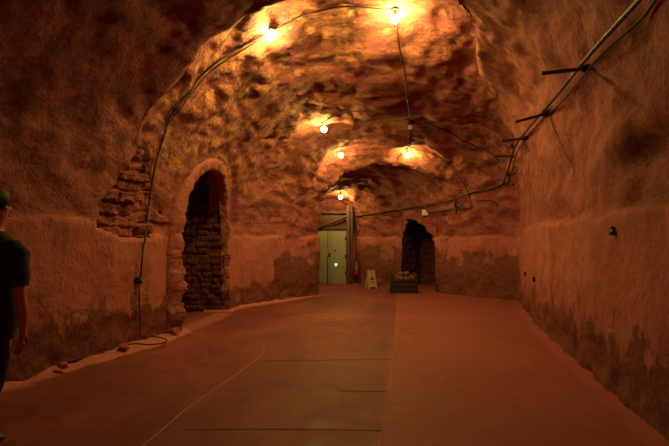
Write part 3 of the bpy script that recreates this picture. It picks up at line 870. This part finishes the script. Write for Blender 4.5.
def figure():
    t = thing('person', 'person in a dark t-shirt seen from behind at the left edge, arm hanging', 'person', (PXc, PYc, 0))
    Rz = Matrix.Rotation(math.radians(-12), 4, 'Z')
    def T(p):
        p = V(p); p.x -= .26 * max(0, .95 - p.z); q = Rz @ (p * HS); return V((q.x + PXc, q.y + PYc, q.z))
    # local: x right, y forward (away from camera), z up, metres
    def limb(side):
        s = side
        arm = [((s * .15, 0, 1.395), .048), ((s * .205, -.01, 1.36), .052), ((s * .225, -.02, 1.18), .042), ((s * .228, -.01, 1.07), .036), ((s * .226, .02, .95), .034), ((s * .222, .05, .84), .024)]
        hand = [((s * .222, .06, .80), (.02, .034)), ((s * .22, .07, .75), (.016, .036))]
        return arm, hand
    nodes = [((0, 0, .95), (.12, .09)), ((0, -.005, 1.08), (.135, .095)), ((0, 0, 1.25), (.155, .105)), ((0, 0, 1.40), (.12, .085)), ((0, .01, 1.49), .058), ((0, .02, 1.56), .055),
             ((0, .035, 1.63), (.072, .088)), ((0, .035, 1.72), (.074, .094)), ((0, .03, 1.765), (.05, .065))]
    edges = [(i, i + 1) for i in range(8)]
    for s in (-1, 1):
        arm, hand = limb(s); k = len(nodes)
        nodes += arm + hand
        edges.append((3, k)); edges += [(k + i, k + i + 1) for i in range(7)]
        palm = k + 7
        for f, (oy, ln, r) in enumerate(((.030, .068, .0085), (.010, .078, .009), (-.010, .072, .0085), (-.029, .058, .0075))):
            j = len(nodes); by = .07 + oy
            nodes += [((s * 0.218, by, .715), r), ((s * 0.212, by + .004, .715 - ln * .5), r * .95), ((s * 0.200, by + .006, .715 - ln), r * .8)]
            edges += [(palm, j), (j, j + 1), (j + 1, j + 2)]
        j = len(nodes)
        nodes += [((s * 0.211, .112, .765), .011), ((s * 0.204, .132, .735), .010), ((s * 0.200, .138, .705), .008)]
        edges += [(k + 6, j), (j, j + 1), (j + 1, j + 2)]
        k = len(nodes)
        nodes += [((s * .09, 0, .88), .088), ((s * .105, .01, .70), .075), ((s * .115, .02, .50), .055), ((s * .12, -.02, .32), .052), ((s * .125, -.03, .10), .036), ((s * .13, -.03, .05), .036), ((s * .145, .06, .035), .032), ((s * .155, .13, .028), .024)]
        edges.append((0, k)); edges += [(k + i, k + i + 1) for i in range(7)]
    vv, ff = skin_mesh([(T(p), tuple(c * HS for c in r) if isinstance(r, tuple) else r * HS) for p, r in nodes], edges)
    body = B(); body.add(vv, ff)
    # ears, nose
    for s in (-1, 1):
        bm = bmesh.new(); bmesh.ops.create_icosphere(bm, subdivisions=2, radius=1)
        for v in bm.verts: v.co = T((s * .078 + v.co.x * .010, .03 + v.co.y * .02, 1.665 + v.co.z * .032))
        bm.verts.index_update(); body.add([v.co.copy() for v in bm.verts], [[v.index for v in f.verts] for f in bm.faces]); bm.free()
    for (c, r) in (((0, .135, 1.655), (.013, .02, .026)), ((0, .125, 1.613), (.024, .01, .008)), ((-.03, .118, 1.69), (.013, .01, .008)), ((.03, .118, 1.69), (.013, .01, .008))):
        bm = bmesh.new(); bmesh.ops.create_icosphere(bm, subdivisions=2, radius=1)
        for v in bm.verts: v.co = T((c[0] + v.co.x * r[0], c[1] + v.co.y * r[1], c[2] + v.co.z * r[2]))
        bm.verts.index_update(); body.add([v.co.copy() for v in bm.verts], [[v.index for v in f.verts] for f in bm.faces]); bm.free()
    body.build('body', simple('skin', (.46, .11, .12), .5, 0, .1), t, autos=None)
    # hair cap
    bm = bmesh.new(); bmesh.ops.create_icosphere(bm, subdivisions=4, radius=1)
    kill = [v for v in bm.verts if (v.co.z < -.55) or (v.co.y > .35 and v.co.z < .45)]
    bmesh.ops.delete(bm, geom=kill, context='VERTS')
    for v in bm.verts:
        q = v.co * (1 + .05 * noise.noise(v.co * 9)); v.co = T((q.x * .091, .025 + q.y * .112, 1.705 + q.z * .102))
    bm.verts.index_update(); h = B(); h.add([v.co.copy() for v in bm.verts], [[v.index for v in f.verts] for f in bm.faces]); bm.free()
    h.build('hair', simple('dark hair', (.018, .007, .006), .7, 0, .3, 60), t, autos=None)
    # t-shirt
    def loft(rings, n=28):
        vs_ = []; fs_ = []
        for (c, rx, ry) in rings:
            for q in range(n):
                a = 2 * math.pi * q / n; ca, sa = math.cos(a), math.sin(a)
                vs_.append(T((c[0] + rx * math.copysign(abs(ca) ** .85, ca), c[1] + ry * math.copysign(abs(sa) ** .85, sa), c[2])))
        for r in range(len(rings) - 1):
            for q in range(n): fs_.append((r * n + q, r * n + (q + 1) % n, (r + 1) * n + (q + 1) % n, (r + 1) * n + q))
        return vs_, fs_
    def crease(vs_): return [v + V((.016, .016, .008)) * noise.noise(v * 5 + V((0, 0, v.z * 3))) for v in vs_]
    s_ = B()
    vv, ff = loft([((0, 0, .76), .178, .138), ((0, 0, .83), .176, .136), ((0, 0, .90), .176, .134), ((0, 0, 1.0), .168, .128), ((0, 0, 1.1), .166, .124), ((0, 0, 1.2), .178, .126), ((0, 0, 1.3), .188, .128), ((0, 0, 1.38), .188, .12), ((0, .004, 1.43), .165, .10), ((0, .008, 1.47), .115, .082), ((0, .01, 1.50), .068, .07), ((0, .012, 1.505), .058, .06)])
    s_.add(crease(vv), ff)
    for sd in (-1, 1):
        P = [T(p) for p in ((sd * .10, 0, 1.40), (sd * .165, 0, 1.385), (sd * .205, -.01, 1.33), (sd * .222, -.015, 1.25), (sd * .228, -.02, 1.17), (sd * .230, -.02, 1.13))]
        tb = B().tube(P, [.05, .078, .078, .072, .068, .068], 18, False); s_.add(crease(tb.v), tb.f)
    sh = s_.build('tshirt', simple('black cotton', (.016, .007, .008), .9, 0, .3, 12, .3), t, autos=None)
    # pale printed band low on the back
    bv = BVHTree.FromPolygons(s_.v, s_.f); q = B(); pts = []
    for i in range(17):
        for z in (1.135, 1.165):
            loc = T((lerp(-.12, .12, i / 16), -.4, z + .012 * math.sin(i * .7))); dr_ = Rz @ V((0, 1, 0))
            p, n, i_, d = bv.ray_cast(loc, dr_)
            pts.append((p - dr_ * .004) if p else loc)
    for i in range(17): pass
    q.add(pts, [(2 * i, 2 * i + 2, 2 * i + 3, 2 * i + 1) for i in range(16)]); q.build('printed_band', simple('faded print', (.20, .14, .09), .9), sh, autos=None)
    # trousers
    s_ = B()
    vv, ff = loft([((0, 0, 1.0), .150, .112), ((0, 0, .94), .158, .116), ((0, 0, .88), .168, .122), ((0, .0, .82), .172, .122), ((0, 0, .77), .150, .11), ((0, 0, .74), .08, .08)])
    s_.add(crease(vv), ff)
    for sd in (-1, 1):
        P = [T(p) for p in ((sd * .085, 0, .86), (sd * .092, 0, .76), (sd * .105, .01, .64), (sd * .116, .018, .50), (sd * .12, -.01, .34), (sd * .126, -.025, .16), (sd * .128, -.025, .07))]
        tb = B().tube(P, [.07, .092, .088, .078, .072, .068, .070], 18, False); s_.add(crease(tb.v), tb.f)
    s_.build('trousers', simple('dark trousers', (.022, .010, .009), .9, 0, .3, 12, .3), t, autos=None)
    for s in (-1, 1):
        nodes = [((s * .128, -.055, .045), (.042, .042)), ((s * .135, .02, .048), (.044, .042)), ((s * .15, .10, .036), (.046, .032)), ((s * .158, .17, .03), (.036, .024))]
        vv, ff = skin_mesh([(T(p), tuple(c * HS for c in r)) for p, r in nodes], [(0, 1), (1, 2), (2, 3)])
        mz = min(v.z for v in vv); s_ = B(); s_.add([v + V((0, 0, -mz + .004)) for v in vv], ff); s_.build('shoe', M_BLACK, t, autos=None)
figure()

# ------------------------------------------------------------------ clean up, camera, world
for o in list(bpy.data.objects):
    if '_w' in o: del o['_w']
cam = bpy.data.cameras.new('camera'); co = bpy.data.objects.new('camera', cam); COL.objects.link(co)
co.location = (0, 0, EYE * K); co.rotation_euler = (math.radians(90), 0, 0)
cam.sensor_width = 36; cam.lens = F * 36 / 669; cam.shift_y = (HY - 223) / 669; cam.clip_start = .05
SC.camera = co
w = bpy.data.worlds.new('world'); SC.world = w; w.use_nodes = True
w.node_tree.nodes['Background'].inputs[0].default_value = (.0, .0, .0, 1)
SC.view_settings.view_transform = 'Standard'; SC.view_settings.look = 'None'; SC.view_settings.gamma = 1; SC.view_settings.exposure = 0.12
SC.cycles.use_denoising = True; SC.cycles.max_bounces = 10; SC.cycles.diffuse_bounces = 6
SC.cycles.sample_clamp_indirect = 6
